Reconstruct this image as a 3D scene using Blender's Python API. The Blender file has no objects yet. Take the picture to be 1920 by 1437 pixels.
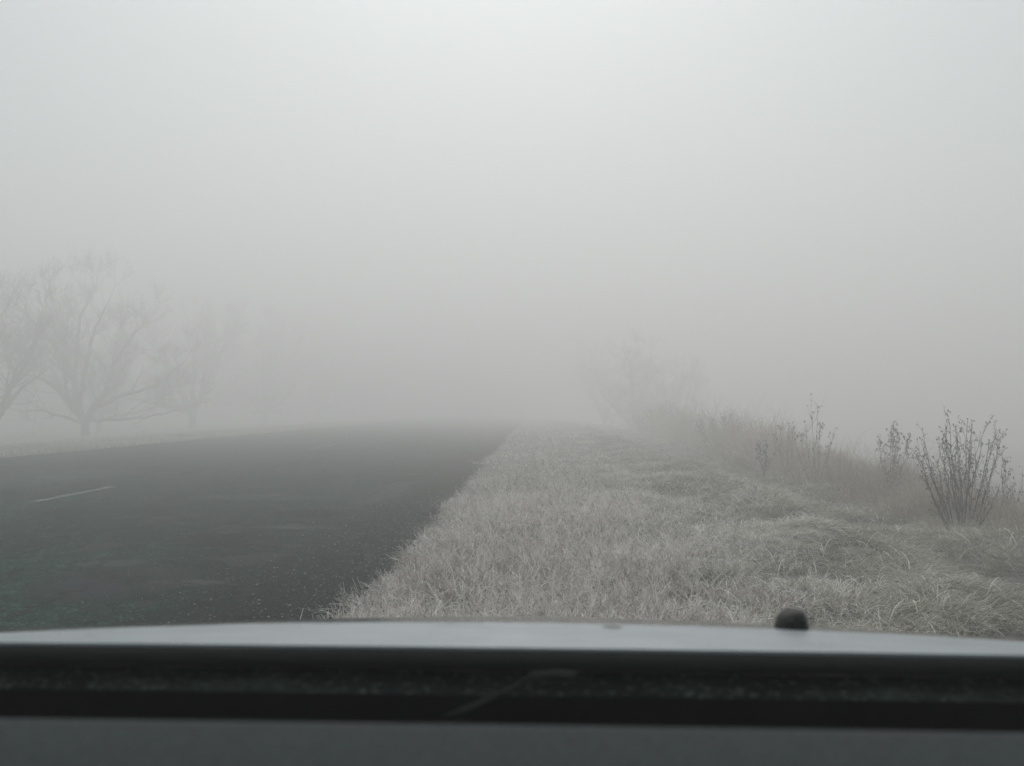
import bpy, math, random
import numpy as np
from mathutils import Vector, Matrix
R = math.radians
sc = bpy.context.scene
# ------------------------------------------------------------------ camera
cam_d = bpy.data.cameras.new('camera'); cam = bpy.data.objects.new('camera', cam_d)
sc.collection.objects.link(cam); sc.camera = cam
cam.location = (0, 0, 1.25)
cam.rotation_euler = (R(90 + 1.456), 0, R(1.29))
cam_d.sensor_width = 36; cam_d.lens = 35
cam_d.clip_start = 0.05; cam_d.clip_end = 2000
cam_d.dof.use_dof = True; cam_d.dof.focus_distance = 11; cam_d.dof.aperture_fstop = 5.6
# ------------------------------------------------------------------ sky, sun, exposure
SUN_EL, SUN_AZ = 45, -2        # degrees; azimuth from +Y towards +X
w = bpy.data.worlds.new('World'); sc.world = w; w.use_nodes = True
nt = w.node_tree; nt.nodes.clear()
sky = nt.nodes.new('ShaderNodeTexSky'); sky.sky_type = 'NISHITA'; sky.sun_disc = False
sky.sun_elevation = R(SUN_EL); sky.sun_rotation = R(SUN_AZ)
sky.air_density = 1.0; sky.dust_density = 6.0; sky.ozone_density = 1.0; sky.altitude = 100
hs = nt.nodes.new('ShaderNodeHueSaturation'); hs.inputs['Saturation'].default_value = 0.10
mx = nt.nodes.new('ShaderNodeMix'); mx.data_type = 'RGBA'
mx.inputs[0].default_value = 0.72; mx.inputs[7].default_value = (5.75, 6.85, 7.0, 1)   # even cloud deck over the clear sky
bg = nt.nodes.new('ShaderNodeBackground'); bg.inputs['Strength'].default_value = 0.12
out = nt.nodes.new('ShaderNodeOutputWorld')
nt.links.new(sky.outputs[0], hs.inputs['Color']); nt.links.new(hs.outputs[0], mx.inputs[6])
nt.links.new(mx.outputs[2], bg.inputs[0]); nt.links.new(bg.outputs[0], out.inputs[0])
sl = bpy.data.lights.new('sun', 'SUN'); so = bpy.data.objects.new('sun', sl); sc.collection.objects.link(so)
sl.energy = 1.5; sl.angle = R(44); sl.color = (1.0, 0.87, 0.82)
_s = Vector((math.sin(R(SUN_AZ)) * math.cos(R(SUN_EL)), math.cos(R(SUN_AZ)) * math.cos(R(SUN_EL)), math.sin(R(SUN_EL))))
so.rotation_euler = _s.to_track_quat('Z', 'Y').to_euler(); so.location = (0, 0, 60)
sc.view_settings.view_transform = 'Standard'; sc.view_settings.look = 'None'
sc.view_settings.exposure = -0.35; sc.view_settings.gamma = 1
sc.render.engine = 'CYCLES'
cy = sc.cycles
cy.use_denoising = True; cy.denoising_prefilter = 'NONE'
cy.max_bounces = 8; cy.diffuse_bounces = 3; cy.glossy_bounces = 2; cy.volume_bounces = 2; cy.transparent_max_bounces = 6
cy.sample_clamp_indirect = 6
cy.use_adaptive_sampling = False

# ------------------------------------------------------------------ helpers
col = sc.collection
def tag(o, label=None, cat=None, group=None, kind=None):
    for k, v in (('label', label), ('category', cat), ('group', group), ('kind', kind)):
        if v: o[k] = v
    return o
def empty(name, loc=(0, 0, 0), rot=(0, 0, 0)):
    o = bpy.data.objects.new(name, None); col.objects.link(o); o.location = loc; o.rotation_euler = rot
    o.empty_display_size = .2
    return o
def mesh_obj(name, verts, faces, mat, parent=None, smooth=False, attrs=None):
    me = bpy.data.meshes.new(name)
    verts = np.asarray(verts, dtype=np.float32)
    if isinstance(faces, np.ndarray):
        n, k = faces.shape
        me.vertices.add(len(verts)); me.vertices.foreach_set('co', verts.ravel())
        me.loops.add(n * k); me.loops.foreach_set('vertex_index', faces.astype(np.int32).ravel())
        me.polygons.add(n); me.polygons.foreach_set('loop_start', np.arange(0, n * k, k, dtype=np.int32))
        me.polygons.foreach_set('loop_total', np.full(n, k, dtype=np.int32))
        me.update(calc_edges=True)
    else:
        me.from_pydata(verts.tolist(), [], faces); me.update()
    if attrs:
        for a, v in attrs.items():
            at = me.attributes.new(a, 'FLOAT', 'POINT'); at.data.foreach_set('value', np.asarray(v, dtype=np.float32))
    if smooth: me.polygons.foreach_set('use_smooth', np.ones(len(me.polygons), dtype=bool))
    me.materials.append(mat)
    o = bpy.data.objects.new(name, me); col.objects.link(o)
    if parent: o.parent = parent
    return o

_tabs = {}
def vnoise(x, y, scale=1.0, seed=0):
    """2D value noise, 0..1, numpy arrays"""
    if seed not in _tabs: _tabs[seed] = np.random.RandomState(seed + 100).rand(256, 256)
    T = _tabs[seed]
    x = np.asarray(x, dtype=float) * scale + 71.3; y = np.asarray(y, dtype=float) * scale + 37.7
    xi = np.floor(x).astype(int); yi = np.floor(y).astype(int); fx = x - xi; fy = y - yi
    fx = fx * fx * (3 - 2 * fx); fy = fy * fy * (3 - 2 * fy)
    a = T[xi % 256, yi % 256]; b = T[(xi + 1) % 256, yi % 256]; c = T[xi % 256, (yi + 1) % 256]; d = T[(xi + 1) % 256, (yi + 1) % 256]
    return (a * (1 - fx) + b * fx) * (1 - fy) + (c * (1 - fx) + d * fx) * fy
def fbm(x, y, scale, seed, o=3):
    s = 0; a = 1; t = 0
    for i in range(o):
        s = s + a * vnoise(x, y, scale * 2 ** i, seed + i); t += a; a *= .5
    return s / t

ROAD_R, ROAD_L, ROAD_C, DASH_X = -1.16, -13.4, -7.0, -6.4
def ground_z(x, y):
    x = np.asarray(x, dtype=float); y = np.asarray(y, dtype=float)
    wob = (fbm(x * 0, y, .13, 5, 2) - .5) * .8
    xs = [-400, -45, -29, -19, -15.5, ROAD_L - .25, ROAD_L, ROAD_R, ROAD_R + .35, 0.6, 2.0, 2.9, 3.4, 4.0, 4.9, 5.8, 7.4, 9.5, 14, 400]
    zs = [-1.2, -1.0, -.65, -.22, .04, .03, -.05, -.05, .03, .05, .05, .10, -.08, -.22, -.12, -.25, -1.1, -2.0, -2.3, -2.3]
    xx = np.where(x > 1, x + wob * np.clip((x - 1) / 1.5, 0, 1), x)
    z = np.interp(xx, xs, zs)
    v = np.clip((x - .3) / 1.0, 0, 1)
    hum = (fbm(x, y * .8, 1.25, 11, 2) - .5) * .28 * v + (fbm(x, y, .35, 15, 2) - .5) * .2 * v
    hum = hum + (fbm(x, y, 2.6, 23, 2) - .5) * .15 * v * np.clip((16 - y) / 4, 0, 1)
    left = np.clip((ROAD_L - .5 - x) / 2, 0, 1)
    return z + hum + (fbm(x, y, .4, 19, 2) - .5) * .25 * left

# ribbons: the blades, stalks and fine twigs of everything that grows
class Rib:
    def __init__(s): s.v = []; s.f = []; s.tip = []; s.tint = []; s.n = 0
    def add(s, P, D, L, W, droop=0.0, seg=3, tint=None, rs=None, tip0=0.0, tip1=1.0, taper=1.0):
        n = len(P)
        if n == 0: return
        rs = rs or np.random
        L = np.broadcast_to(L, (n,)).astype(float); W = np.broadcast_to(W, (n,)).astype(float)
        droop = np.broadcast_to(droop, (n,)).astype(float)
        D = D / np.linalg.norm(D, axis=1, keepdims=True)
        rv = rs.normal(size=(n, 3)); rv[:, 1] *= .45
        S = rv - D * (rv * D).sum(1, keepdims=True); S /= np.linalg.norm(S, axis=1, keepdims=True) + 1e-9
        S[:, 2] *= .6
        t = np.linspace(0, 1, seg + 1)
        C = P[:, None, :] + D[:, None, :] * (L[:, None] * t)[:, :, None]
        C[:, :, 2] -= (droop * L)[:, None] * t ** 2
        ww = W[:, None] * (1 - taper * .85 * t ** 1.5) * .5
        A = C - S[:, None, :] * ww[:, :, None]; B = C + S[:, None, :] * ww[:, :, None]
        V = np.stack([A, B], 2).reshape(-1, 3)
        b = s.n + np.arange(n)[:, None] * 2 * (seg + 1) + np.arange(seg)[None, :] * 2
        F = np.stack([b, b + 1, b + 3, b + 2], -1).reshape(-1, 4)
        s.v.append(V); s.f.append(F); s.n += len(V)
        s.tip.append(np.repeat(np.broadcast_to(tip0 + (tip1 - tip0) * t, (n, seg + 1)).ravel(), 2))
        tint = rs.rand(n) if tint is None else tint
        s.tint.append(np.repeat(tint, 2 * (seg + 1)))
    def build(s, name, mat, parent=None):
        return mesh_obj(name, np.concatenate(s.v), np.concatenate(s.f), mat, parent,
                        attrs={'tip': np.concatenate(s.tip), 'tint': np.concatenate(s.tint)})
def along(P, D, L, droop, t):
    C = P + D * (L * t)[:, None]; C[:, 2] -= droop * L * t ** 2
    return C
def unit(v): return v / np.linalg.norm(v, axis=1, keepdims=True)

class Tubes:
    def __init__(s): s.v = []; s.f = []
    def add(s, pts, rad, sides=5):
        pts = [Vector(p) for p in pts]; base = len(s.v); up = Vector((.31, .17, .93)).normalized()
        for i, p in enumerate(pts):
            d = (pts[min(i + 1, len(pts) - 1)] - pts[max(i - 1, 0)])
            if d.length < 1e-6: d = Vector((0, 0, 1))
            d.normalize()
            a = d.cross(up if abs(d.dot(up)) < .95 else Vector((1, 0, 0))).normalized(); b = d.cross(a)
            for k in range(sides):
                an = 2 * math.pi * k / sides
                s.v.append(p + (a * math.cos(an) + b * math.sin(an)) * rad[i])
        for i in range(len(pts) - 1):
            for k in range(sides):
                q = base + i * sides; k2 = (k + 1) % sides
                s.f.append((q + k, q + k2, q + sides + k2, q + sides + k))
        s.f.append(tuple(base + (len(pts) - 1) * sides + k for k in range(sides)))
        s.f.append(tuple(base + k for k in reversed(range(sides))))
    def build(s, name, mat, parent=None, smooth=True):
        return mesh_obj(name, [tuple(v) for v in s.v], s.f, mat, parent, smooth)

# ------------------------------------------------------------------ materials
def new_mat(name):
    m = bpy.data.materials.new(name); m.use_nodes = True
    n = m.node_tree.nodes; b = n['Principled BSDF']; b.inputs['Roughness'].default_value = .85
    b.inputs['Specular IOR Level'].default_value = .25
    return m, m.node_tree, b
def N(t, typ, **kw):
    n = t.nodes.new(typ)
    for k, v in kw.items():
        if k in n.inputs: n.inputs[k].default_value = v
        else: setattr(n, k, v)
    return n
def ramp(t, fac, stops):
    r = t.nodes.new('ShaderNodeValToRGB'); e = r.color_ramp.elements
    while len(e) < len(stops): e.new(.5)
    for x, (p, c) in zip(e, stops):
        x.position = p; x.color = (*c, 1) if len(c) == 3 else c
    t.links.new(fac, r.inputs[0]); return r.outputs[0]
def mixc(t, fac, a, b, mode='MIX'):
    m = t.nodes.new('ShaderNodeMix'); m.data_type = 'RGBA'; m.blend_type = mode
    for sock, v in ((m.inputs[0], fac), (m.inputs[6], a), (m.inputs[7], b)):
        if isinstance(v, (int, float)): sock.default_value = v
        elif isinstance(v, tuple): sock.default_value = (*v, 1)
        else: t.links.new(v, sock)
    return m.outputs[2]
def noise(t, vec, scale, detail=4, rough=.55):
    n = N(t, 'ShaderNodeTexNoise', Scale=scale, Detail=detail, Roughness=rough)
    if vec is not None: t.links.new(vec, n.inputs['Vector'])
    return n.outputs['Fac']
def mapping(t, scale=(1, 1, 1), rot=(0, 0, 0), loc=(0, 0, 0)):
    tc = t.nodes.new('ShaderNodeTexCoord'); mp = t.nodes.new('ShaderNodeMapping')
    mp.inputs['Scale'].default_value = scale; mp.inputs['Rotation'].default_value = rot; mp.inputs['Location'].default_value = loc
    t.links.new(tc.outputs['Object'], mp.inputs['Vector']); return mp.outputs[0]
def bump(t, b, h, strength=.4, dist=.01):
    n = N(t, 'ShaderNodeBump', Strength=strength, Distance=dist); t.links.new(h, n.inputs['Height']); t.links.new(n.outputs[0], b.inputs['Normal'])

def plant_mat(name, dark, mid, frost_tone, lo=.15, hi=.95):
    """rime thickens towards each blade's tip; tint sets how pale each blade is"""
    m, t, b = new_mat(name)
    a1 = N(t, 'ShaderNodeAttribute', attribute_name='tip'); a2 = N(t, 'ShaderNodeAttribute', attribute_name='tint')
    m1 = N(t, 'ShaderNodeMath', operation='MULTIPLY_ADD'); m1.inputs[1].default_value = .5; m1.inputs[2].default_value = 0
    t.links.new(a1.outputs['Fac'], m1.inputs[0])
    m2 = N(t, 'ShaderNodeMath', operation='MULTIPLY_ADD'); m2.inputs[1].default_value = .6
    t.links.new(a2.outputs['Fac'], m2.inputs[0]); t.links.new(m1.outputs[0], m2.inputs[2])
    t.links.new(ramp(t, m2.outputs[0], [(lo, dark), ((lo + hi) / 2, mid), (hi, frost_tone)]), b.inputs['Base Color'])
    b.inputs['Roughness'].default_value = .9; b.inputs['Specular IOR Level'].default_value = .1
    return m
M = {}
M['grass'] = plant_mat('frosted grass', (.085, .078, .055), (.40, .365, .30), (.92, .89, .84), .08, .9)
M['sprig'] = plant_mat('frosted twigs', (.09, .073, .062), (.37, .33, .30), (.90, .845, .81), .08, .9)
M['weed'] = plant_mat('dry weeds', (.11, .09, .07), (.36, .295, .235), (.74, .67, .60), .1, 1.0)
M['weed_dark'] = plant_mat('dark dry stalks', (.035, .038, .034), (.07, .072, .066), (.2, .2, .19), .1, 1.1)
M['far_grass'] = plant_mat('far frosted grass', (.25, .25, .23), (.55, .54, .5), (.8, .78, .75), .05, 1.0)

m, t, b = new_mat('bark'); v = mapping(t)
t.links.new(ramp(t, noise(t, v, 9, 5), [(.3, (.009, .01, .009)), (.6, (.02, .021, .02)), (.8, (.1, .1, .098))]), b.inputs['Base Color'])
bump(t, b, noise(t, mapping(t, (6, 6, 1)), 8), .5, .03); M['bark'] = m
m, t, b = new_mat('rimed twigs'); v = mapping(t)
t.links.new(ramp(t, noise(t, v, 6, 3), [(.3, (.05, .05, .049)), (.7, (.14, .14, .137))]), b.inputs['Base Color']); M['twig'] = m
m, t, b = new_mat('shrub bark'); v = mapping(t)
t.links.new(ramp(t, noise(t, v, 40, 3), [(.35, (.035, .038, .034)), (.55, (.075, .08, .07)), (.68, (.26, .265, .25))]), b.inputs['Base Color']); M['shrub'] = m
m, t, b = new_mat('withered leaf'); v = mapping(t)
t.links.new(ramp(t, noise(t, v, 60, 2), [(.35, (.02, .022, .02)), (.7, (.05, .046, .04)), (.85, (.2, .2, .19))]), b.inputs['Base Color']); M['leaf'] = m

# soil under the frosted grass
m, t, b = new_mat('frosted turf'); v = mapping(t)
c = ramp(t, noise(t, v, 3.5, 6, .65), [(.3, (.045, .042, .032)), (.5, (.15, .14, .115)), (.72, (.38, .365, .335))])
t.links.new(c, b.inputs['Base Color']); bump(t, b, noise(t, v, 18, 6, .7), .9, .06); M['turf'] = m

# asphalt
m, t, b = new_mat('asphalt'); v = mapping(t)
vs = N(t, 'ShaderNodeTexVoronoi', Scale=62.0); t.links.new(v, vs.inputs['Vector'])
agg = ramp(t, vs.outputs['Color'], [(.2, (.002, .010, .0075)), (.55, (.008, .036, .027)), (.8, (.024, .058, .047)), (.97, (.11, .14, .128))])
big = noise(t, mapping(t, (.9, .33, 1)), .8, 5, .6)
c = mixc(t, 1.0, agg, ramp(t, big, [(.36, (.65, .64, .64)), (.47, (.92, .93, .93)), (.53, (1.1, 1.12, 1.11)), (.64, (1.35, 1.38, 1.36))]), 'MULTIPLY')
c = mixc(t, 1.0, c, ramp(t, noise(t, mapping(t, (1, .7, 1)), 9, 6, .75), [(.36, (.35, .35, .35)), (.5, (.95, .95, .95)), (.66, (1.9, 1.9, 1.9))]), 'MULTIPLY')
# worn darker wheel tracks along the road
sx = t.nodes.new('ShaderNodeSeparateXYZ'); t.links.new(v, sx.inputs[0])
def trackband(xc, wd):
    a = N(t, 'ShaderNodeMath', operation='SUBTRACT'); a.inputs[1].default_value = xc; t.links.new(sx.outputs[0], a.inputs[0])
    q = N(t, 'ShaderNodeMath', operation='DIVIDE'); q.inputs[1].default_value = wd; t.links.new(a.outputs[0], q.inputs[0])
    p = N(t, 'ShaderNodeMath', operation='ABSOLUTE'); t.links.new(q.outputs[0], p.inputs[0]); return p.outputs[0]
for xc, wd, kk in ((ROAD_R - .25, 1.3, .5),):
    c = mixc(t, 1.0, c, ramp(t, trackband(xc, wd), [(0.2, (min(1, kk * 1.25), kk * .92, kk * .92)), (1.0, (1, 1, 1))]), 'MULTIPLY')
# smooth bitumen patches, paler where rime lies on them
pn = noise(t, mapping(t, (1.2, .75, 1), loc=(3.1, 1.7, 0)), 1.0, 3, .5)
pm = ramp(t, pn, [(.605, (0, 0, 0)), (.625, (1, 1, 1))])
c = mixc(t, pm, c, (.026, .032, .034))
def blob(cx, cy_, rx, ry_, seed):
    # an irregular patch laid at this place on the road
    mp = mapping(t, (1 / rx, 1 / ry_, 0), loc=(-cx / rx, -cy_ / ry_, 0))
    n_ = N(t, 'ShaderNodeTexNoise', Scale=2.3, Detail=4.0); off = mapping(t, (1, 1, 1), loc=(seed, 0, 0)); t.links.new(off, n_.inputs['Vector'])
    a_ = N(t, 'ShaderNodeVectorMath', operation='MULTIPLY_ADD'); a_.inputs[1].default_value = (1.3, 1.3, 0); t.links.new(n_.outputs['Color'], a_.inputs[0]); t.links.new(mp, a_.inputs[2])
    s_ = N(t, 'ShaderNodeVectorMath', operation='SUBTRACT'); s_.inputs[1].default_value = (.65, .65, 0); t.links.new(a_.outputs[0], s_.inputs[0])
    l_ = N(t, 'ShaderNodeVectorMath', operation='LENGTH'); t.links.new(s_.outputs[0], l_.inputs[0])
    return ramp(t, l_.outputs['Value'], [(.7, (.75, .75, .75)), (1.05, (0, 0, 0))])
for k_, (cx, cy_, rx, ry_, cc) in enumerate(((-2.95, 7.0, .62, .85, (.03, .036, .038)), (-2.45, 6.95, .3, .13, (.085, .095, .09)), (-3.3, 7.75, .3, .22, (.07, .08, .075)), (-2.75, 8.8, .55, .12, (.002, .003, .003)), (-2.5, 10.2, .5, .15, (.06, .075, .068)), (-3.6, 13.5, 1.1, .5, (.055, .075, .065)), (-2.2, 14.5, .3, 2.5, (.05, .065, .058)), (-8.5, 17, 1.6, 2.5, (.05, .075, .064)),
                                            (-2.9, 9.4, .5, .6, (.005, .008, .0075)), (-2.6, 11.5, .55, .5, (.004, .007, .006)), (-5.2, 11.5, .9, .35, (.006, .02, .016)))):
    c = mixc(t, blob(cx, cy_, rx, ry_, 3.7 * k_), c, cc)
rn = noise(t, mapping(t, (1.6, 1.1, 1), loc=(7, 2.2, 0)), 1.1, 3, .6)
rm = ramp(t, rn, [(.655, (0, 0, 0)), (.675, (1, 1, 1))])
c = mixc(t, rm, c, (.045, .054, .05))
# cracks
cv = N(t, 'ShaderNodeTexVoronoi', feature='DISTANCE_TO_EDGE', Scale=.55)
mpn = mapping(t, (1, .6, 1)); nn = N(t, 'ShaderNodeTexNoise', Scale=5.0, Detail=8.0, Roughness=.75); t.links.new(mpn, nn.inputs['Vector'])
ad = N(t, 'ShaderNodeVectorMath', operation='MULTIPLY_ADD'); ad.inputs[1].default_value = (.9, .9, 0)
t.links.new(nn.outputs['Color'], ad.inputs[0]); t.links.new(mpn, ad.inputs[2]); t.links.new(ad.outputs[0], cv.inputs['Vector'])
cr = ramp(t, cv.outputs['Distance'], [(.003, (1, 1, 1)), (.013, (0, 0, 0))])
cg = ramp(t, noise(t, v, .35, 2), [(.38, (0, 0, 0)), (.48, (1, 1, 1))])
c = mixc(t, mixc(t, 1.0, cr, cg, 'MULTIPLY'), c, (.002, .003, .003))
t.links.new(c, b.inputs['Base Color']); b.inputs['Roughness'].default_value = .95; b.inputs['Specular IOR Level'].default_value = .03
hmul = mixc(t, pm, vs.outputs['Distance'], (.3, .3, .3))
bump(t, b, hmul, 1.0, .016); M['asphalt'] = m
ASPH = c
m, t, b = new_mat('worn road paint'); v = mapping(t)
wn = ramp(t, noise(t, v, 11, 5, .75), [(.46, (.015, .03, .025)), (.6, (.24, .27, .255))])
t.links.new(wn, b.inputs['Base Color']); M['paint'] = m
m, t, b = new_mat('gravel'); v = mapping(t)
t.links.new(ramp(t, noise(t, v, 25, 2), [(.35, (.07, .075, .072)), (.55, (.22, .23, .22)), (.7, (.55, .57, .56))]), b.inputs['Base Color']); M['gravel'] = m

# ------------------------------------------------------------------ ground and road
def axis(vals):
    out = []
    for a, b_, st in vals: out += list(np.arange(a, b_, st))
    return np.array(out + [vals[-1][1]])
gx = axis([(-300, -60, 20), (-60, -24, 3), (-24, -14, .5), (-14, -12.4, .2), (-12.4, -2, 2.6), (-2, 8, .1), (8, 16, .5), (16, 60, 4), (60, 300, 20)])
gy = axis([(-60, -4, 8), (-4, 4, .4), (4, 24, .12), (24, 70, .5), (70, 120, 4), (120, 300, 20)])
X, Y = np.meshgrid(gx, gy); Z = ground_z(X, Y)
n0, n1 = X.shape
idx = np.arange(n0 * n1).reshape(n0, n1)
F = np.stack([idx[:-1, :-1], idx[:-1, 1:], idx[1:, 1:], idx[1:, :-1]], -1).reshape(-1, 4)
tag(mesh_obj('ground', np.stack([X, Y, Z], -1).reshape(-1, 3), F, M['turf'], smooth=True), kind='structure')
# road sheet, slight crown, ragged edges
ry = axis([(-60, 0, 4), (0, 60, .25), (60, 300, 6)])
rows = []
nx = 25
for y in ry:
    er = ROAD_R + (vnoise(0, y, 1.3, 31) - .5) * .16; el = ROAD_L + (vnoise(5, y, 1.1, 32) - .5) * .2
    for i in range(nx):
        x = el + (er - el) * i / (nx - 1); c_ = 1 - ((x - ROAD_C) / 6.3) ** 2
        rows.append((x, float(y), .004 + .05 * c_))
idx = np.arange(len(rows)).reshape(len(ry), nx)
F = np.stack([idx[:-1, :-1], idx[:-1, 1:], idx[1:, 1:], idx[1:, :-1]], -1).reshape(-1, 4)
tag(mesh_obj('road', rows, F, M['asphalt'], smooth=True), kind='structure')
for k, (ya, yb) in enumerate(((-4, -1), (12.6, 15.1), (29.2, 34.7), (46.5, 52), (64, 69.5))):
    pts = []; ys = np.arange(ya, yb + .01, .1); random.seed(k)
    for y in ys:
        for sgn in (-1, 1):
            pts.append((DASH_X - .012 * float(y - 13) + sgn * (.065 + random.uniform(-.008, .008)), float(y), .058))
    idx = np.arange(len(pts)).reshape(-1, 2)
    F = np.stack([idx[:-1, 0], idx[:-1, 1], idx[1:, 1], idx[1:, 0]], -1)
    tag(mesh_obj('road_marking', pts, F, M['paint']), kind='structure')
# loose gravel along the edge of the asphalt
rs = np.random.RandomState(4)
gv, gf = [], []
oct_v = np.array([(1, 0, 0), (-1, 0, 0), (0, 1, 0), (0, -1, 0), (0, 0, 1), (0, 0, -1)], float)
oct_f = np.array([(0, 2, 4), (2, 1, 4), (1, 3, 4), (3, 0, 4), (2, 0, 5), (1, 2, 5), (3, 1, 5), (0, 3, 5)])
for i in range(8500):
    y = 4.5 + 22 * rs.rand() ** 1.5; x = ROAD_R + .1 - abs(rs.normal()) * (.22 if i % 2 else .75) - (rs.rand() < .04) * rs.rand() * 4
    s_ = .0035 + .007 * rs.rand() ** 3
    gf.append(oct_f + len(gv) * 6)
    q = oct_v * s_ * (.6 + .8 * rs.rand(6, 1)) * np.array([1.2, 1, .7]); an = rs.rand() * 6
    q = q @ np.array([[math.cos(an), -math.sin(an), 0], [math.sin(an), math.cos(an), 0], [0, 0, 1]])
    gv.append(q + np.array([x, y, .004 + .05 * (1 - ((x - ROAD_C) / 6.3) ** 2) + s_ * .4]))
tag(mesh_obj('gravel', np.concatenate(gv), np.concatenate(gf), M['gravel']), 'loose pale gravel scattered on the asphalt beside the frosted verge', 'gravel', kind='stuff')

# ------------------------------------------------------------------ verge grass (stuff)
rs = np.random.RandomState(7)
def scatter(dens, x0, x1, y0, y1):
    n = int(dens * (x1 - x0) * (y1 - y0)); return x0 + (x1 - x0) * rs.rand(n), y0 + (y1 - y0) * rs.rand(n)
def wedge(x, y, marg=.7):                     # what the verge could show from near the car
    return x < .53 * y + marg
grass = Rib()
def lay_grass(dens, x0, x1, y0, y1, wd, hscale=1.0, seg=3):
    x, y = scatter(dens, x0, x1, y0, y1)
    clump = fbm(x, y, 1.9, 41, 3); mound = fbm(x, y * .8, 1.25, 11, 2); tus = fbm(x, y, 2.6, 23, 2)
    edge = np.clip((x - .1 + (fbm(x, y, .9, 43, 2) - .5) * 1.6) / 1.0, 0, 1)
    keep = wedge(x, y) & (rs.rand(len(x)) < .12 + 2.6 * (clump - .28)) & (rs.rand(len(x)) < .06 + .94 * edge)
    x, y, clump, mound, tus = x[keep], y[keep], clump[keep], mound[keep], tus[keep]
    n = len(x); z = ground_z(x, y) - .01
    h = (.04 + .26 * clump ** 1.3 * rs.rand(n) ** .6 + .04 * rs.rand(n)) * hscale
    h *= np.interp(x, [-1, .5, 2.2, 3, 9], [.55, .72, 1.0, 1.15, 1.15])
    ang = (fbm(x, y, 1.3, 51, 3) - .5) * 10 + rs.normal(size=n) * 1.25 - .7
    lean = .3 + .9 * fbm(x, y, .9, 57, 2) + rs.rand(n) ** 2 * 1.3
    D = np.stack([np.cos(ang) * lean, np.sin(ang) * lean, np.ones(n)], 1)
    frost_tone = np.clip(.1 + .45 * fbm(x, y, .6, 61, 3) + .6 * (mound - .5) + .7 * (clump - .45) + .9 * (tus - .5) + .1 + .8 * (rs.rand(n) - .42), 0, 1)  # frost cover, with the shade of gaps and hollows put into the tint
    frost_tone *= np.interp(x, [1.5, 2.8, 3.6, 9], [1, .66, .55, .5])
    grass.add(np.stack([x, y, z], 1), unit(D), h * (1 + .4 * lean), wd * (.6 + .8 * rs.rand(n)), .25 + .55 * rs.rand(n), seg, frost_tone, rs)
lay_grass(1500, -1.1, 5, 2.5, 5.2, .005)
lay_grass(7000, -1.1, 5.5, 5.2, 9, .0042, seg=4)
lay_grass(4600, -1.1, 7.2, 9, 13, .0052)
lay_grass(2600, -1.1, 8, 13, 20, .007)
lay_grass(1000, -1.1, 8, 20, 30, .011, seg=2)
lay_grass(420, -1.1, 8, 30, 48, .018, seg=2)
lay_grass(130, -1.1, 9, 48, 75, .03, seg=2)
# long bleached blades arching over the rest
x, y = scatter(26, .2, 6, 5, 18); k = wedge(x, y); x, y = x[k], y[k]; n = len(x)
ang = rs.rand(n) * 6.28
D = np.stack([np.cos(ang) * .7, np.sin(ang) * .7, np.ones(n)], 1)
grass.add(np.stack([x, y, ground_z(x, y)], 1), unit(D), .3 + .2 * rs.rand(n), .006, .55 + .5 * rs.rand(n), 7, .85 + .15 * rs.rand(n), rs, .6)
tag(grass.build('grass', M['grass']), 'frosted grey-green grass lying in tufts over the verge right of the road', 'grass', kind='stuff')

# frosted twiggy growth creeping over the edge of the asphalt
sprig = Rib()
def lay_sprigs(dens, x0, x1, y0, y1, wd, sc_=1.0, kids=6):
    x, y = scatter(dens, x0, x1, y0, y1)
    e = ROAD_R + .22 + (fbm(x * 0, y, 1.5, 71, 3) - .5) * .9 + (fbm(x * 0, y, .45, 79, 2) - .5) * .5
    keep = wedge(x, y) & (x > e) & (rs.rand(len(x)) < np.interp(x, [-1.4, .5, 1.3, 2.1], [1, 1, .4, 0])) & (rs.rand(len(x)) < .12 + 3.0 * (fbm(x, y, 3.2, 73, 3) - .33))
    x, y = x[keep], y[keep]; n = len(x)
    z = np.maximum(ground_z(x, y), np.where(x < ROAD_R, .01, -9)) - .005
    near = np.clip(1 - (x - e[keep]) / .6, 0, 1)
    D = np.stack([rs.normal(size=n) * .6 - near * .6, rs.normal(size=n) * .6 - .1, .05 + rs.rand(n) * .5], 1); D = unit(D)
    L = (.09 + .13 * rs.rand(n)) * sc_ * (.75 + .5 * fbm(x, y, 1.7, 75, 2)); P = np.stack([x, y, z], 1)
    fr = np.clip(.12 + .6 * fbm(x, y, .8, 77, 3) + .85 * (rs.rand(n) - .42), 0, 1)
    sprig.add(P, D, L, wd, .1, 3, fr, rs, .1, .8, .6)
    for k in range(kids):
        tt = .25 + .75 * rs.rand(n); D2 = unit(D * .5 + rs.normal(size=(n, 3)) * 1.0 + np.array([0, 0, .1]))
        L2 = L * (.15 + .35 * rs.rand(n)); P2 = along(P, D, L, .1, tt)
        sprig.add(P2, D2, L2, wd * .8, 0, 2, np.clip(fr + .15, 0, 1), rs, .5, 1, .5)
lay_sprigs(700, -1.6, 1.9, 2.5, 5.2, .005, kids=3)
lay_sprigs(2300, -1.6, 2.1, 5.2, 8.5, .0048, kids=10)
lay_sprigs(1900, -1.6, 2.1, 8.5, 13, .0058, kids=7)
lay_sprigs(900, -1.6, 1.9, 13, 20, .007, kids=4)
lay_sprigs(350, -1.6, 1.9, 20, 32, .012, kids=3)
lay_sprigs(110, -1.6, 1.9, 32, 55, .022, 1.2, kids=2)
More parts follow.
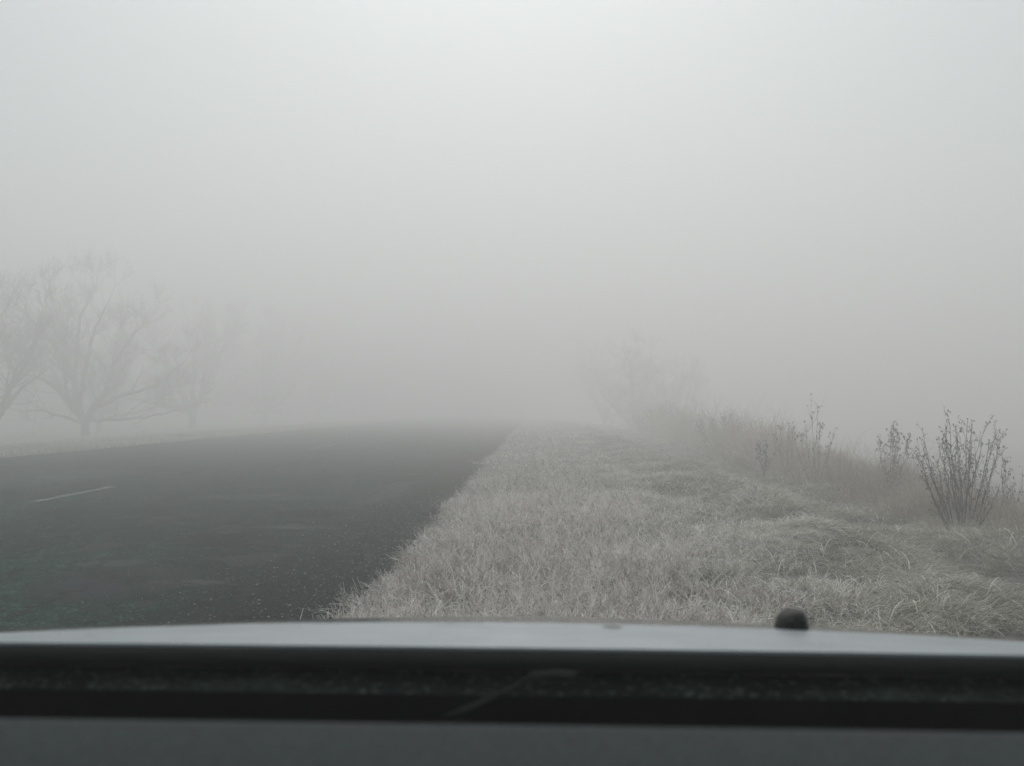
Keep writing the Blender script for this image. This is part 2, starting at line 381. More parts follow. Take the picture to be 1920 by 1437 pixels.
# a few longer bare stalks standing out of it
x, y = scatter(22, -.5, 1.2, 5.4, 12); n = len(x)
D = unit(np.stack([rs.normal(size=n) * .5 - .1, rs.normal(size=n) * .4, np.ones(n)], 1)); L = .16 + .14 * rs.rand(n); P = np.stack([x, y, ground_z(x, y)], 1)
sprig.add(P, D, L, .005, .1, 4, .7 + .3 * rs.rand(n), rs, .5, 1, .4)
for k in range(5):
    D2 = unit(D + rs.normal(size=(n, 3)) * .6); sprig.add(along(P, D, L, .1, .3 + .7 * rs.rand(n)), D2, L * .3, .0035, 0, 2, .7 + .3 * rs.rand(n), rs, .5, 1, .4)
tag(sprig.build('undergrowth', M['sprig']), 'frosted brownish twiggy growth creeping over the right edge of the asphalt', 'undergrowth', kind='stuff')

# weeds on the bank beyond the verge
weed = Rib()
def lay_weeds(dens, x0, x1, y0, y1, wd, kids=6):
    x, y = scatter(dens, x0, x1, y0, y1)
    wob = (fbm(x * 0, y, .13, 5, 2) - .5) * .8
    front = np.interp(y, [7, 12, 18, 26, 45, 60], [4.6, 4.3, 4.5, 5.0, 5.6, 5.9]) - wob * .5 + (fbm(x * 0, y, .6, 83, 2) - .5) * .9
    depth = x - front
    cl = fbm(x, y, .75, 81, 3)
    keep = wedge(x, y, 1.5) & (depth > 0) & (rs.rand(len(x)) < np.clip(.08 + 2.2 * (cl - .32), 0, 1))
    x, y, cl, depth = x[keep], y[keep], cl[keep], depth[keep]; n = len(x)
    hh = np.interp(y, [6, 10, 13, 18, 26, 40, 60], [.22, .32, .48, .70, .95, 1.35, 1.8]) * (.15 + 1.5 * fbm(x, y, 1.15, 87, 2) ** 1.4 + .35 * cl) * (.5 + .6 * rs.rand(n) + .45 * (rs.rand(n) < .06)) * np.clip(.45 + depth * .8, 0, 1)
    D = unit(np.stack([rs.normal(size=n) * .35, rs.normal(size=n) * .35, np.ones(n)], 1))
    P = np.stack([x, y, ground_z(x, y) - .02], 1); fr = np.clip(.1 + .55 * cl + .4 * (rs.rand(n) - .4), 0, 1)
    weed.add(P, D, hh, wd, .05, 3, fr, rs, 0, .8, .5)
    for k in range(kids):
        tt = .3 + .7 * rs.rand(n); D2 = unit(D + rs.normal(size=(n, 3)) * .8 + np.array([0, 0, .1]))
        weed.add(along(P, D, hh, .05, tt), D2, hh * (.15 + .2 * rs.rand(n)), wd * .7, 0, 2, np.clip(fr + .1, 0, 1), rs, .4, 1, .4)
lay_weeds(800, 3.6, 8.5, 7, 14, .0045, 7)
lay_weeds(800, 3.6, 8.5, 14, 22, .0055, 7)
lay_weeds(480, 3.8, 9.5, 22, 36, .0085, 8)
lay_weeds(170, 4.2, 11, 36, 64, .014, 7)
tag(weed.build('weeds', M['weed']), 'band of dry brown frosted weeds along the bank right of the grass verge', 'weeds', kind='stuff')

# far verge left of the road
lg = Rib()
x, y = scatter(170, -33, ROAD_L - .1, 14, 95); n = len(x)
D = unit(np.stack([rs.normal(size=n) * .4, rs.normal(size=n) * .4, np.ones(n)], 1))
lg.add(np.stack([x, y, ground_z(x, y) - .02], 1), D, (.1 + .25 * rs.rand(n) * fbm(x, y, .6, 91, 2)) * np.clip((ROAD_L + .6 - x) / 1.2, .5, 1), .02, .3, 2, np.clip(.2 + .8 * fbm(x, y, .5, 93, 2) * rs.rand(n) * 1.5, 0, 1), rs)
tag(lg.build('grass', M['far_grass']), 'pale frosted grass strip under the bare trees left of the road', 'grass', kind='stuff')

# ------------------------------------------------------------------ bare trees
def grow(tb, tw, p, d, L, r, depth, rnd, bounds):
    """a limb that forks; thick wood goes to tb, twigs to tw"""
    n = 4; pts = [p]; rad = [r]; q = p.copy(); dd = d.copy()
    for i in range(n):
        dd = (dd + Vector((rnd.gauss(0, .16), rnd.gauss(0, .16), rnd.gauss(0, .10) + .07))).normalized()
        q = q + dd * (L / n); pts.append(q.copy()); rad.append(r * (1 - .5 * (i + 1) / n))
    if r < .03:
        for k in range(2 if depth <= 0 else (1 if rnd.random() < .3 else 0)): bounds.append((pts[rnd.randint(1, n)], (dd * .8 + Vector((rnd.gauss(0, .5), rnd.gauss(0, .5), rnd.gauss(.1, .45)))).normalized()))
    (tb if r > .03 else tw).add(pts, rad, 6 if r > .03 else 3)
    if depth <= 0: return
    kids = 3 if depth > 1 else 5
    for k in range(kids):
        f = rnd.uniform(.3, 1.0) if k else 1.0
        i = min(n - 1, int(f * n)); a = pts[i].lerp(pts[i + 1], f * n - i) if f < 1 else pts[-1]
        ax = Vector((rnd.gauss(0, 1), rnd.gauss(0, 1), rnd.gauss(0, .5))); nd = (dd + ax.normalized() * rnd.uniform(.45, .95)).normalized()
        grow(tb, tw, a, nd, L * rnd.uniform(.5, .78), max(.006, rad[i] * rnd.uniform(.45, .65)), depth - 1, rnd, bounds)
def limb_path(tb, tw, pts, r0, r1, rnd, ends, depth=3, sp=.42):
    P = [Vector(p) for p in pts]
    # smooth the given joints
    fine = []
    for i in range(len(P) - 1):
        p0 = P[max(i - 1, 0)]; p1 = P[i]; p2 = P[i + 1]; p3 = P[min(i + 2, len(P) - 1)]
        for k in range(4):
            t_ = k / 4; fine.append(.5 * ((2 * p1) + (p2 - p0) * t_ + (2 * p0 - 5 * p1 + 4 * p2 - p3) * t_ ** 2 + (3 * p1 - p0 - 3 * p2 + p3) * t_ ** 3) + Vector((rnd.gauss(0, .03), rnd.gauss(0, .03), rnd.gauss(0, .03))))
    fine.append(P[-1]); m_ = len(fine)
    rad = [r0 + (r1 - r0) * i / (m_ - 1) for i in range(m_)]
    tb.add(fine, rad, 7)
    acc = 0
    for i in range(3, m_):
        acc += (fine[i] - fine[i - 1]).length
        while acc > sp:
            acc -= sp; d = (fine[i] - fine[i - 1]).normalized()
            ax = Vector((rnd.gauss(0, 1), rnd.gauss(0, 1), rnd.gauss(.25, .7))).normalized()
            f = i / m_
            grow(tb, tw, fine[i], (d * .7 + ax * .8).normalized(), rnd.uniform(.9, 1.7) * (1.15 - .5 * f), rad[i] * .42, depth - (1 if rnd.random() < .3 else 0), rnd, ends)
    grow(tb, tw, fine[-1], (fine[-1] - fine[-2]).normalized(), 1.1, r1, depth, rnd, ends)
def make_tree(limbs, seed, loc, scale, label, trunk_top, r_trunk, rz=0):
    rnd = random.Random(seed); root = empty('tree', loc, (0, 0, rz)); root.scale = (scale,) * 3
    tag(root, label, 'tree', 'bare trees along the road')
    tr = Tubes(); tt = Vector(trunk_top)
    n = 7
    pts = [Vector((0, 0, -.35)).lerp(tt, i / n) + Vector((rnd.gauss(0, .015), rnd.gauss(0, .015), 0)) for i in range(n + 1)]
    tr.add(pts, [r_trunk * (1.5 - .1 * i if i < 3 else 1.15 - .03 * i) for i in range(n + 1)], 10)
    tr.build('trunk', M['bark'], root)
    tb = Tubes(); tw = Tubes()
    ends = []
    for pts, r0, r1 in limbs: limb_path(tb, tw, pts, r0 * 1.25, r1 * .9, rnd, ends)
    crown = tb.build('crown', M['bark'], root); tw.build('twigs', M['twig'], crown, False)
    fine = Rib(); P_ = np.array([tuple(e[0]) for e in ends]); D_ = np.array([tuple(e[1]) for e in ends]); rr = np.random.RandomState(seed)
    fine.add(P_, D_, .25 + .5 * rr.rand(len(P_)), .010, -.1, 2, None, rr, 0, 1, .6); fine.build('sprays', M['twig'], crown)
    return root
L1 = [([(0, 0, .7), (-.2, .1, 1.1), (-.7, .1, 3.0), (-1.15, 0, 3.9), (-2.1, -.2, 5.1), (-3.1, -.3, 6.2)], .17, .04),
      ([(-.6, .1, 2.6), (-.55, .3, 4.4), (-.45, .4, 5.7), (-.1, .4, 6.6)], .09, .03),
      ([(0, 0, .75), (.45, -.1, 1.4), (1.05, -.2, 2.2), (1.4, -.2, 3.4), (2.1, -.4, 4.4), (2.7, -.5, 5.1)], .15, .03),
      ([(-.1, 0, .8), (-1.2, -.3, 2.2), (-2.0, -.5, 2.8), (-3.2, -.7, 3.0)], .10, .03),
      ([(0, 0, .6), (-1.2, .3, .95), (-2.4, .5, 1.3), (-3.6, .7, 1.25)], .08, .025),
      ([(0, 0, .75), (1.3, .2, .85), (2.8, .4, .95), (4.2, .6, 1.3)], .075, .025),
      ([(.45, 0, 1.4), (1.6, .6, 2.0), (3.0, 1.0, 2.5), (4.0, 1.2, 3.4)], .09, .03),
      ([(-.3, 0, 1.6), (.2, -.4, 3.4), (.6, -.6, 4.8), (1.3, -.7, 6.3)], .10, .03),
      ([(0, 0, .8), (.3, 1.2, 1.9), (.2, 2.4, 3.2), (0, 3.2, 4.3)], .10, .03),
      ([(0, 0, .8), (-.2, -1.2, 1.8), (.1, -2.3, 3.0), (.3, -3.0, 3.8)], .10, .03)]
def rand_limbs(seed, H, spread, n=8):
    r = random.Random(seed); out = []
    for k in range(n):
        a = 2 * math.pi * k / n + r.uniform(-.3, .3); up = r.choice([.35, .6, .85, 1.0]) if k % 2 else r.uniform(.8, 1.05)
        rx = spread * (1.15 - .75 * up) * r.uniform(.8, 1.1); h = H * up * .82
        ca, sa = math.cos(a), math.sin(a); z0 = r.uniform(.6, 1.0)
        out.append(([(0, 0, z0), (ca * rx * .25, sa * rx * .25, z0 + (h - z0) * .25), (ca * rx * .6 + r.uniform(-.3, .3), sa * rx * .6 + r.uniform(-.3, .3), z0 + (h - z0) * .6), (ca * rx, sa * rx, h)], r.uniform(.09, .15), .03))
    return out
def gz(x, y): return float(ground_z(x, y))
T = {}
T[0] = make_tree(L1, 3, (-29.6, 65, gz(-29.6, 65)), 1.38, 'bare spreading tree with a short thick trunk, clearest of the row left of the road', (0, 0, .8), .2)
T[1] = make_tree(rand_limbs(5, 6.2, 4.4, 8), 8, (-29.6, 54, gz(-29.6, 54)), 1.36, 'bare tree cut off by the left edge of the photo, nearest of the row', (-.05, 0, .9), .17, .6)
T[2] = make_tree(rand_limbs(12, 6.6, 4.6, 9), 9, (-31.5, 91, gz(-31.5, 91)), 1.68, 'fainter bare tree standing alone just right of the clearest tree', (.05, 0, .9), .2, 1.0)
def copy_tree(src, name, loc, rz, s, label):
    c_ = src.copy(); col.objects.link(c_); c_.location = loc; c_.rotation_euler = (0, 0, rz); c_.scale = (s,) * 3; c_['label'] = label
    for ch in src.children:
        d_ = ch.copy(); col.objects.link(d_); d_.parent = c_
        for g_ in ch.children:
            e_ = g_.copy(); col.objects.link(e_); e_.parent = d_
    return c_
for src, x, y, rz, s, lab in ((0, -31, 114, 2.1, 1.6, 'very faint bare tree in the fog, next beyond the faint one in the row'),
                              (1, -30, 138, 4.0, 1.9, 'ghostly bare tree almost lost in fog toward the end of the row'),
                              (2, -37, 84, 3.0, 1.2, 'small bare tree set back between the clearest tree and the fainter one'),
                              (1, -29, 170, 1.0, 2.1, 'last ghost of a tree in the row, nearest to the vanishing road'),
                              (0, 8.6, 84, 1.2, 1.05, 'hazy bare tree right of where the road fades out, nearer of two'),
                              (2, 12.5, 90, 2.2, 1.15, 'hazy bare tree right of where the road fades out, farther and more to the right'),
                              (1, 7.5, 108, 3.4, 1.35, 'faintest bare tree nearest the right side of the fading road')):
    copy_tree(T[src], 'tree', (x, y, gz(x, y)), rz, s, lab)

# ------------------------------------------------------------------ shrubs and tall weeds, one by one
def at(px, Y): return (px - 1002) / 1867 * Y
def leaf_bits(rib, pts, rnd, size=.018, n=3):
    P = []; D = []
    for p in pts:
        for k in range(n):
            P.append(p + Vector((rnd.gauss(0, .008), rnd.gauss(0, .008), rnd.gauss(0, .008)))); D.append((rnd.gauss(0, 1), rnd.gauss(0, 1), rnd.gauss(-.2, .7)))
    P = np.array([tuple(p) for p in P]); D = np.array(D); k = len(P); rr = np.random.RandomState(rnd.randint(0, 9999))
    rib.add(P, D, size * (.6 + .8 * rr.rand(k)), size * .6, .5, 2, rr.rand(k), rr, 0, 1, .4)
def shrub(name, cat, label, px, py, Y, tips, r0, seed, group=None, side=9, leaf=.02, mat='shrub', leafmat='leaf', twl=.16, leafn=3, spread=.18):
    """tips: pixel positions of the shoot ends, turned into metres at the plant's own distance"""
    rnd = random.Random(seed); X0 = at(px, Y); z0 = gz(X0, Y)
    root = empty(name, (X0, Y, z0)); tag(root, label, cat, group)
    tb = Tubes(); ends = []
    zb = 1.25 - (py - 766) / 1867 * Y - z0
    for (tx, ty) in tips:
        ex = at(tx, Y) - X0; ez = 1.25 - (ty - 766) / 1867 * Y - z0; ey = rnd.uniform(-1, 1) * spread * 1.5
        b0 = Vector((rnd.uniform(-1, 1) * .05 + (ex * .25 if abs(ex) > .2 else 0), rnd.uniform(-.05, .05), -.03))
        n = 9; pts = []; rad = []
        for i in range(n + 1):
            f = i / n; bow = math.sin(f * math.pi) * .12
            p = Vector((b0.x + (ex - b0.x) * (f + bow * .5), b0.y + (ey - b0.y) * (f + bow), b0.z + (ez - b0.z) * f))
            p += Vector((rnd.gauss(0, .008), rnd.gauss(0, .008), 0)); pts.append(p); rad.append(r0 * (1 - .7 * f))
        tb.add(pts, rad, 5); ends.append(pts[-1])
        for k in range(side):
            f = rnd.uniform(.12, 1) ** .8; i = min(n - 1, int(f * n)); a = pts[i].lerp(pts[i + 1], f * n - i)
            d = (pts[i + 1] - pts[i]).normalized()
            d = (d + Vector((rnd.gauss(0, .35), rnd.gauss(0, .35), .25))).normalized(); l_ = twl * rnd.uniform(.35, 1.3)
            m_ = a + d * l_ * .5 + Vector((rnd.gauss(0, .01), 0, 0)); e = a + d * l_ + Vector((rnd.gauss(0, .02), 0, l_ * .1))
            tb.add([a, m_, e], [r0 * .35, r0 * .28, r0 * .18], 3); ends += [e] + ([m_] if rnd.random() < .4 else [])
            if rnd.random() < .5: ends.append(a)
            if rnd.random() < .5:
                e2 = m_ + Vector((rnd.gauss(0, .04), rnd.gauss(0, .04), rnd.uniform(.02, .07))); tb.add([m_, e2], [r0 * .25, r0 * .15], 3); ends.append(e2)
    tb.build('branches', M[mat], root, False)
    lf = Rib(); leaf_bits(lf, ends, rnd, leaf, leafn); lf.build('leaves', M[leafmat], root)
    return root
G = 'bare shrubs and tall weeds on the bank'
shrub('shrub', 'shrub', 'dark upright bare shrub with curled withered leaves, largest and clearest on the bank', 1792, 975, 11.0,
      [(1698, 850), (1708, 868), (1712, 902), (1728, 843), (1735, 815), (1748, 812), (1756, 830), (1768, 815), (1776, 800), (1782, 778), (1795, 795), (1802, 812),
       (1815, 785), (1818, 800), (1828, 822), (1838, 838), (1857, 815), (1850, 835), (1742, 860), (1765, 850), (1845, 858), (1808, 835), (1790, 840), (1772, 870), (1826, 860)],
      .0066, 21, G, side=11, leaf=.016, twl=.16)
shrub('shrub', 'shrub', 'thin straggly shrub right of the large dark shrub, near the picture edge', 1865, 975, 12.2,
      [(1893, 865), (1870, 852), (1882, 838), (1905, 888), (1862, 880), (1845, 910), (1888, 905)], .006, 22, G, side=6, leaf=.02, twl=.14, leafn=2)
shrub('shrub', 'shrub', 'low bare sprawling twig leaning out from the right foot of the large shrub', 1812, 972, 10.6,
      [(1850, 930), (1862, 915), (1842, 905)], .007, 29, G, side=4, leaf=.016, twl=.1, leafn=1)
shrub('tall_weed', 'weed', 'pale drooping feathery weed just left of the large dark shrub', 1662, 930, 15.0,
      [(1650, 830), (1658, 812), (1668, 802), (1680, 806), (1692, 815), (1697, 830), (1646, 842), (1672, 825), (1685, 838)], .005, 23, G, side=9, leaf=.035, twl=.16, mat='twig', leafmat='weed', leafn=3)
shrub('tall_weed', 'weed', 'clump of tall thin weed stems rising above the brown weed band', 1522, 905, 17.5,
      [(1520, 760), (1533, 764), (1512, 790), (1500, 812), (1540, 806), (1556, 812), (1548, 828), (1490, 820), (1528, 800)], .005, 24, G, side=7, leaf=.03, twl=.18, mat='twig', leafmat='weed', leafn=3)
shrub('tall_weed', 'weed', 'small dark flat-topped weed at the front edge of the weeds', 1428, 876, 20.0,
      [(1420, 835), (1428, 832), (1436, 834), (1442, 848), (1416, 850), (1430, 846)], .006, 25, G, side=5, leaf=.035, twl=.1, leafn=3, leafmat='weed_dark')
shrub('tall_weed', 'weed', 'spiky bunch of weeds on the skyline just left of the tall thin stems', 1470, 885, 19.5,
      [(1462, 800), (1470, 795), (1478, 802), (1455, 812), (1484, 815)], .005, 26, G, side=6, leaf=.03, twl=.18, leafmat='weed', leafn=3)
shrub('bush', 'bush', 'hazy rounded bare bush where the weed band begins to fade into fog', 1240, 828, 50.0,
      [(1192 + 8 * i, 792 - 24 * math.sin(math.pi * (i + .5) / 13)) for i in range(13)] + [(1200 + 12 * i, 795 - 10 * math.sin(math.pi * i / 8)) for i in range(9)], .010, 27, G, side=24, leaf=.06, twl=.42, mat='twig', leafmat='sprig', leafn=3, spread=.9)
shrub('bush', 'bush', 'hazy bare bush behind the weed band, second in from the fog', 1345, 842, 30.0,
      [(1300 + 9 * i, 802 - 24 * math.sin(math.pi * (i + .5) / 12) + 6 * (i % 2)) for i in range(12)], .007, 28, G, side=18, leaf=.04, twl=.26, mat='twig', leafmat='sprig', leafn=3, spread=.6)

# ------------------------------------------------------------------ the car the photo is taken from
m, t, b = new_mat('silver paint')
v = mapping(t, (14, 34, 1)); sp = noise(t, v, 1.0, 2, .5)
dv = N(t, 'ShaderNodeTexVoronoi', Scale=1.0); t.links.new(mapping(t, (9, 5, 0)), dv.inputs['Vector'])
dirt = mixc(t, 1.0, ramp(t, dv.outputs['Distance'], [(.09, (1, 1, 1)), (.13, (0, 0, 0))]), ramp(t, dv.outputs['Color'], [(.45, (0, 0, 0)), (.5, (1, 1, 1))]), 'MULTIPLY')
fr = ramp(t, noise(t, mapping(t, (3, 9, 1)), 2.0, 5, .6), [(.3, (.25, .295, .32)), (.7, (.34, .385, .415))])
paintc = mixc(t, dirt, fr, (.03, .03, .035))
hy = t.nodes.new('ShaderNodeSeparateXYZ'); hm = mapping(t); t.links.new(hm, hy.inputs[0])
wv_ = N(t, 'ShaderNodeMath', operation='MULTIPLY_ADD'); wv_.inputs[1].default_value = .05; t.links.new(noise(t, mapping(t, (8, 20, 1)), 1.0, 4), wv_.inputs[0]); t.links.new(hy.outputs[1], wv_.inputs[2])
rime = ramp(t, wv_.outputs[0], [(0, (0, 0, 0)), (.5, (1, 1, 1))])   # rime lies on the rear strip, the rest is clean paint
_r = [n_ for n_ in t.nodes if n_.bl_idname == 'ShaderNodeValToRGB'][-1].color_ramp
sub_ = N(t, 'ShaderNodeMath', operation='SUBTRACT'); sub_.inputs[1].default_value = 1.2; t.links.new(wv_.outputs[0], sub_.inputs[0]); t.links.new(sub_.outputs[0], [n_ for n_ in t.nodes if n_.bl_idname == 'ShaderNodeValToRGB'][-1].inputs[0])
_r.elements[0].position = .01; _r.elements[1].position = .06
b.inputs['Metallic'].default_value = .75; b.inputs['Specular IOR Level'].default_value = .5
t.links.new(mixc(t, rime, ramp(t, noise(t, mapping(t, (3, 9, 1)), 5, 5, .7), [(.3, (.26, .26, .26)), (.7, (.42, .42, .42))]), (.1, .1, .1)), b.inputs['Roughness'])
t.links.new(mixc(t, rime, paintc, (.30, .33, .345)), b.inputs['Base Color'])
mt_ = N(t, 'ShaderNodeMath', operation='MULTIPLY_ADD'); mt_.inputs[1].default_value = .25; mt_.inputs[2].default_value = .72; t.links.new(rime, mt_.inputs[0]); t.links.new(mt_.outputs[0], b.inputs['Metallic'])
M['paint_silver'] = m
m, t, b = new_mat('black cowl plastic')
v = mapping(t); spk = ramp(t, noise(t, mapping(t, (120, 120, 120)), 1.0, 3, .65), [(.56, (0, 0, 0)), (.64, (1, 1, 1))])
base = ramp(t, noise(t, mapping(t, (5, 14, 5)), 1.0, 5, .65), [(.35, (.003, .004, .0037)), (.5, (.013, .018, .0165)), (.65, (.034, .045, .041))])
t.links.new(mixc(t, spk, base, (.07, .09, .082)), b.inputs['Base Color']); b.inputs['Specular IOR Level'].default_value = .08
M['cowl'] = m
m, t, b = new_mat('dashboard vinyl'); v = mapping(t)
t.links.new(ramp(t, noise(t, mapping(t, (240, 520, 240)), 1.0, 5, .75), [(.38, (.019, .025, .025)), (.62, (.05, .06, .062))]), b.inputs['Base Color'])
vv = N(t, 'ShaderNodeTexVoronoi', Scale=300.0); t.links.new(v, vv.inputs['Vector']); bump(t, b, vv.outputs['Distance'], .6, .001)
b.inputs['Specular IOR Level'].default_value = .15; M['dash'] = m
m, t, b = new_mat('black rubber'); b.inputs['Base Color'].default_value = (.008, .009, .009, 1); b.inputs['Roughness'].default_value = .6; M['rubber'] = m
m, t, b = new_mat('shade black border'); b.inputs['IOR'].default_value = 1.0; b.inputs['Base Color'].default_value = (.001, .001, .001, 1); b.inputs['Specular IOR Level'].default_value = 0; M['border'] = m  # reflectionless near-black, stands for the shade between cowl and dashboard
m, t, b = new_mat('wheel rim metal'); b.inputs['Base Color'].default_value = (.35, .36, .37, 1); b.inputs['Metallic'].default_value = .8; b.inputs['Roughness'].default_value = .4; M['rim'] = m

car = tag(empty('car', (0, 0, 0), (0, R(.42), 0)), 'silver car seen from its dashboard, rime on the hood, parked half on the verge', 'car')
def hood_z(u, v_):
    prof = np.interp(v_, [.94, 1.0, 1.1, 1.2, 1.4, 1.9, 2.05, 2.15, 2.2], [1.0158, 1.011, 1.003, .9935, .957, .855, .81, .74, .62])
    cr_ = np.interp(v_, [1.0, 1.2, 1.6, 2.2], [.002, .048, .052, .07])
    return prof - cr_ * u * u
def grid(us, vs, fz):
    V = [(float(u), float(v_), float(fz(u, v_))) for v_ in vs for u in us]; a, b_ = len(vs), len(us)
    ix = np.arange(a * b_).reshape(a, b_)
    return V, np.stack([ix[:-1, :-1], ix[:-1, 1:], ix[1:, 1:], ix[1:, :-1]], -1).reshape(-1, 4)
def smooth_prof(vs, fz):
    return fz
def hz(u, v_):           # averaged so that the bends are soft
    return np.mean([hood_z(u, v_ + d) for d in (-.03, -.015, 0, .015, .03)]) if v_ > .9 else hood_z(u, v_)
vs = list(np.linspace(1.0, 2.2, 73)); us = list(np.linspace(-.72, .72, 41))
V, F = grid(us, vs, hz)
hood = mesh_obj('hood', V, F, M['paint_silver'], car, True)
sm = hood.modifiers.new('thickness', 'SOLIDIFY'); sm.thickness = .003; sm.offset = -1; hood.modifiers.new('crisp edges', 'EDGE_SPLIT').split_angle = R(35)
for s_ in (-1, 1):
    prof = [(.724, 0), (.76, 0), (.80, -.006), (.83, -.03), (.85, -.08), (.865, -.2), (.87, -.4), (.865, -.6)]
    V = []; vv_ = list(np.linspace(.55, 2.2, 34))
    for v_ in vv_:
        for (u, dz) in prof:
            zz = hz(min(u, .80), max(v_, 1.0)) + dz
            arch = math.sqrt(max(0, .35 ** 2 - (v_ - 1.5) ** 2)) + .3 if abs(v_ - 1.5) < .35 else .28
            V.append((s_ * u, v_, max(zz, arch)))
    ix = np.arange(len(V)).reshape(len(vv_), len(prof)); F = np.stack([ix[:-1, :-1], ix[:-1, 1:], ix[1:, 1:], ix[1:, :-1]], -1).reshape(-1, 4)
    fo = mesh_obj('fender', V, F, M['paint_silver'], car, True); sm = fo.modifiers.new('thickness', 'SOLIDIFY'); sm.thickness = .004; fo.modifiers.new('crisp edges', 'EDGE_SPLIT').split_angle = R(35)
    # wheel
    prof = [(.0, .16), (.09, .185), (.10, .30), (.06, .32), (-.06, .32), (-.10, .30), (-.09, .185), (0, .16)]
    V = []
    for k in range(32):
        a = 2 * math.pi * k / 32
        for (dx, r_) in prof: V.append((s_ * .74 + dx, 1.5 + math.cos(a) * r_, .33 + math.sin(a) * r_))
    F = []
    for k in range(32):
        for j in range(len(prof) - 1): F.append((k * 8 + j, k * 8 + j + 1, ((k + 1) % 32) * 8 + j + 1, ((k + 1) % 32) * 8 + j))
    wh = mesh_obj('wheel', V, F, M['rubber'], car, True)
    tb = Tubes(); tb.add([(s_ * .74 - .06, 1.5, .33), (s_ * .74 + .06, 1.5, .33)], [.19, .19], 24); tb.build('rim', M['rim'], wh, False)
V = []; zs_ = [(.62, 2.205), (.56, 2.24), (.42, 2.28), (.3, 2.26), (.22, 2.2)]
us2 = list(np.linspace(-.86, .86, 31))
for z_, v_ in zs_:
    for u in us2: V.append((u, v_ - .16 * abs(u / .86) ** 4, z_ - .012 * abs(u)))
ix = np.arange(len(V)).reshape(len(zs_), len(us2)); F = np.stack([ix[:-1, :-1], ix[:-1, 1:], ix[1:, 1:], ix[1:, :-1]], -1).reshape(-1, 4)
bo = mesh_obj('front_bumper', V, F, M['paint_silver'], car, True); bo.modifiers.new('thickness', 'SOLIDIFY').thickness = .005
# cowl below the windscreen: a shallow trough with a moulded rib
def cowl_z(u, v_):
    z_ = np.interp(v_, [.74, .80, .86, .93, .99, 1.03], [.94, .957, .962, .964, .972, .978])
    return z_ + .004 * math.sin(v_ * 90) * 0 + .003 * vnoise(u, v_, 30, 3)
V, F = grid(list(np.linspace(-.80, .80, 161)), list(np.linspace(.74, 1.03, 45)), cowl_z)
co = mesh_obj('cowl_panel', V, F, M['cowl'], car, True)
tb = Tubes(); tb.add([(u, 1.003 - .0 * u * u, (.998 - .001 * u * u)) for u in np.linspace(-.72, .72, 30)], [.011] * 30, 8); tb.build('hood_seal', M['rubber'], car)
# wiper arm lying low in the cowl
m, t, b = new_mat('satin black wiper'); t.links.new(ramp(t, noise(t, mapping(t), 40, 3), [(.3, (.007, .009, .008)), (.7, (.016, .021, .019))]), b.inputs['Base Color']); M['wiper'] = m
wv = [(.035, .985, .991), (.012, .984, .993), (-.012, .974, .992), (-.03, .952, .9855), (-.07, .92, .975), (-.11, .89, .966), (-.15, .865, .962)]
V = []; F = []
for i, (x_, y_, z_) in enumerate(wv):
    hw = .006 - .0006 * i
    for dx, dz in ((-hw, 0), (-hw * .5, .005), (hw * .5, .005), (hw, 0)): V.append((x_ + dx * .4, y_ + dx, z_ + dz - .004))
for i in range(len(wv) - 1):
    for j in range(3): F.append((i * 4 + j, i * 4 + j + 1, i * 4 + j + 5, i * 4 + j + 4))
wa = mesh_obj('wiper_arm', V, F, M['wiper'], car, True)
# near-black strip at the windscreen foot, shade of the gap put into its colour
V, F = grid(list(np.linspace(-.75, .75, 31)), [.80, .86, .92, .965], lambda u, v_: np.interp(v_, [.80, .86, .92, .965], [.968, .9705, .972, .9735]))
mesh_obj('shade_border', V, F, M['border'], car, True)
# dashboard top
def dash_z(u, v_): return np.interp(v_, [.2, .4, .55, .61, .632, .64], [1.02, 1.047, 1.056, 1.0555, 1.051, 1.035]) - .004 * u * u
V, F = grid(list(np.linspace(-.74, .74, 61)), [.2, .3, .4, .48, .55, .58, .60, .61, .62, .628, .634, .638, .64], dash_z)
mesh_obj('dashboard', V, F, M['dash'], car, True)
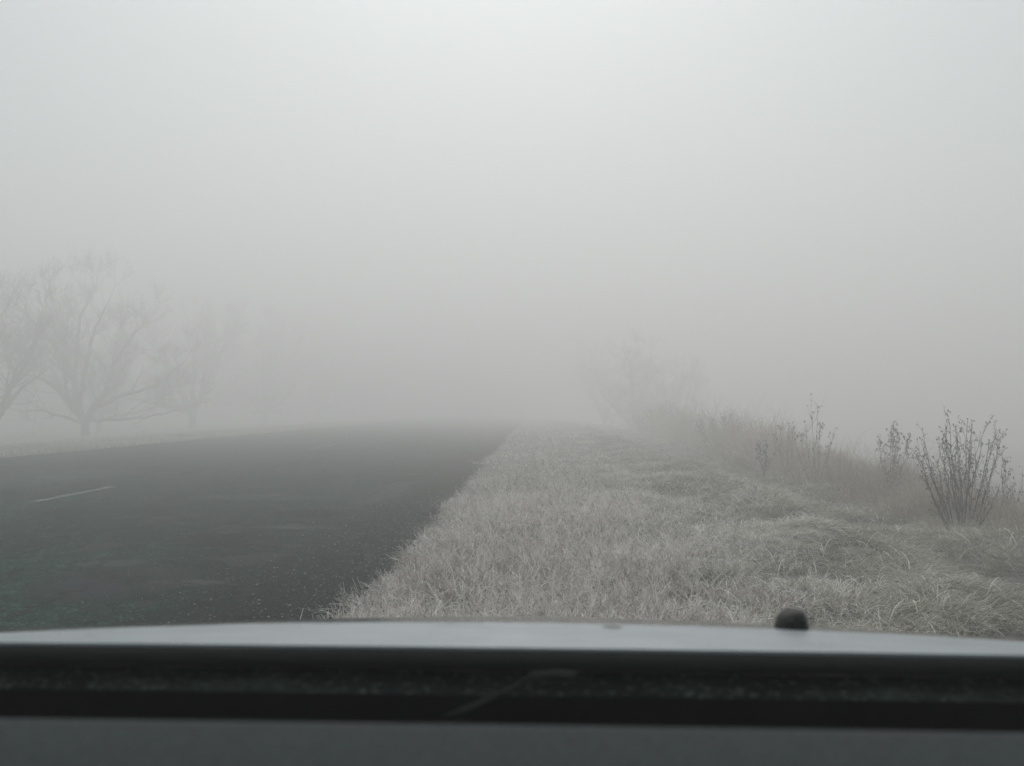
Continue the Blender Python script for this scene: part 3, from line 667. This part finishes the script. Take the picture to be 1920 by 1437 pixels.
# washer nozzle standing on the hood
nx_, ny_ = (1467 - 1002) / 1867 * 1.23, 1.23
nz_ = float(hz(nx_, ny_))
V = []; seg, ring = 28, 9
for j in range(ring + 1):
    f = j / ring; ph = f * math.pi / 2
    for k in range(seg):
        a = 2 * math.pi * k / seg; ca, sa = math.cos(a), math.sin(a)
        sx_ = abs(ca) ** .8 * (1 if ca > 0 else -1); sy_ = abs(sa) ** .8 * (1 if sa > 0 else -1)
        h_ = math.sin(ph) ** .85 if j else 0; r_ = math.cos(ph) ** .42 if j < ring else .001
        zz = .0262 * h_ * (1 - .4 * max(0, -sx_ * r_) ** 1.6)
        V.append((nx_ + .0188 * sx_ * r_ * (1.03 if j < 3 else 1), ny_ + .026 * sy_ * r_, nz_ - .003 + zz))
F = [(j * seg + k, j * seg + (k + 1) % seg, (j + 1) * seg + (k + 1) % seg, (j + 1) * seg + k) for j in range(ring) for k in range(seg)]
nz = mesh_obj('washer_nozzle', V, F, M['rubber'], car, True)
for dx in (-.006, .007):
    tb = Tubes(); tb.add([(nx_ + dx, ny_ - .0225, nz_ + .0135), (nx_ + dx, ny_ - .0275, nz_ + .0125)], [.003, .0026], 10); tb.build('nozzle_jet', M['wiper'], nz)

# ------------------------------------------------------------------ haze
m = bpy.data.materials.new('fog'); m.use_nodes = True; t = m.node_tree; t.nodes.clear()
o_ = t.nodes.new('ShaderNodeOutputMaterial'); pv = t.nodes.new('ShaderNodeVolumePrincipled')
pv.inputs['Color'].default_value = (.975, .975, .975, 1); pv.inputs['Density'].default_value = .030; pv.inputs['Anisotropy'].default_value = .5
t.links.new(pv.outputs[0], o_.inputs['Volume'])
x0, x1, y0, y1, z0, z1 = -320, 320, -80, 320, -3.6, 13.0
V = [(x, y, z) for x in (x0, x1) for y in (y0, y1) for z in (z0, z1)]
F = [(0, 1, 3, 2), (4, 6, 7, 5), (0, 4, 5, 1), (2, 3, 7, 6), (0, 2, 6, 4), (1, 5, 7, 3)]
hzb = tag(mesh_obj('haze', V, F, m), 'thick pale fog hanging over the road and fields', 'fog', kind='stuff')
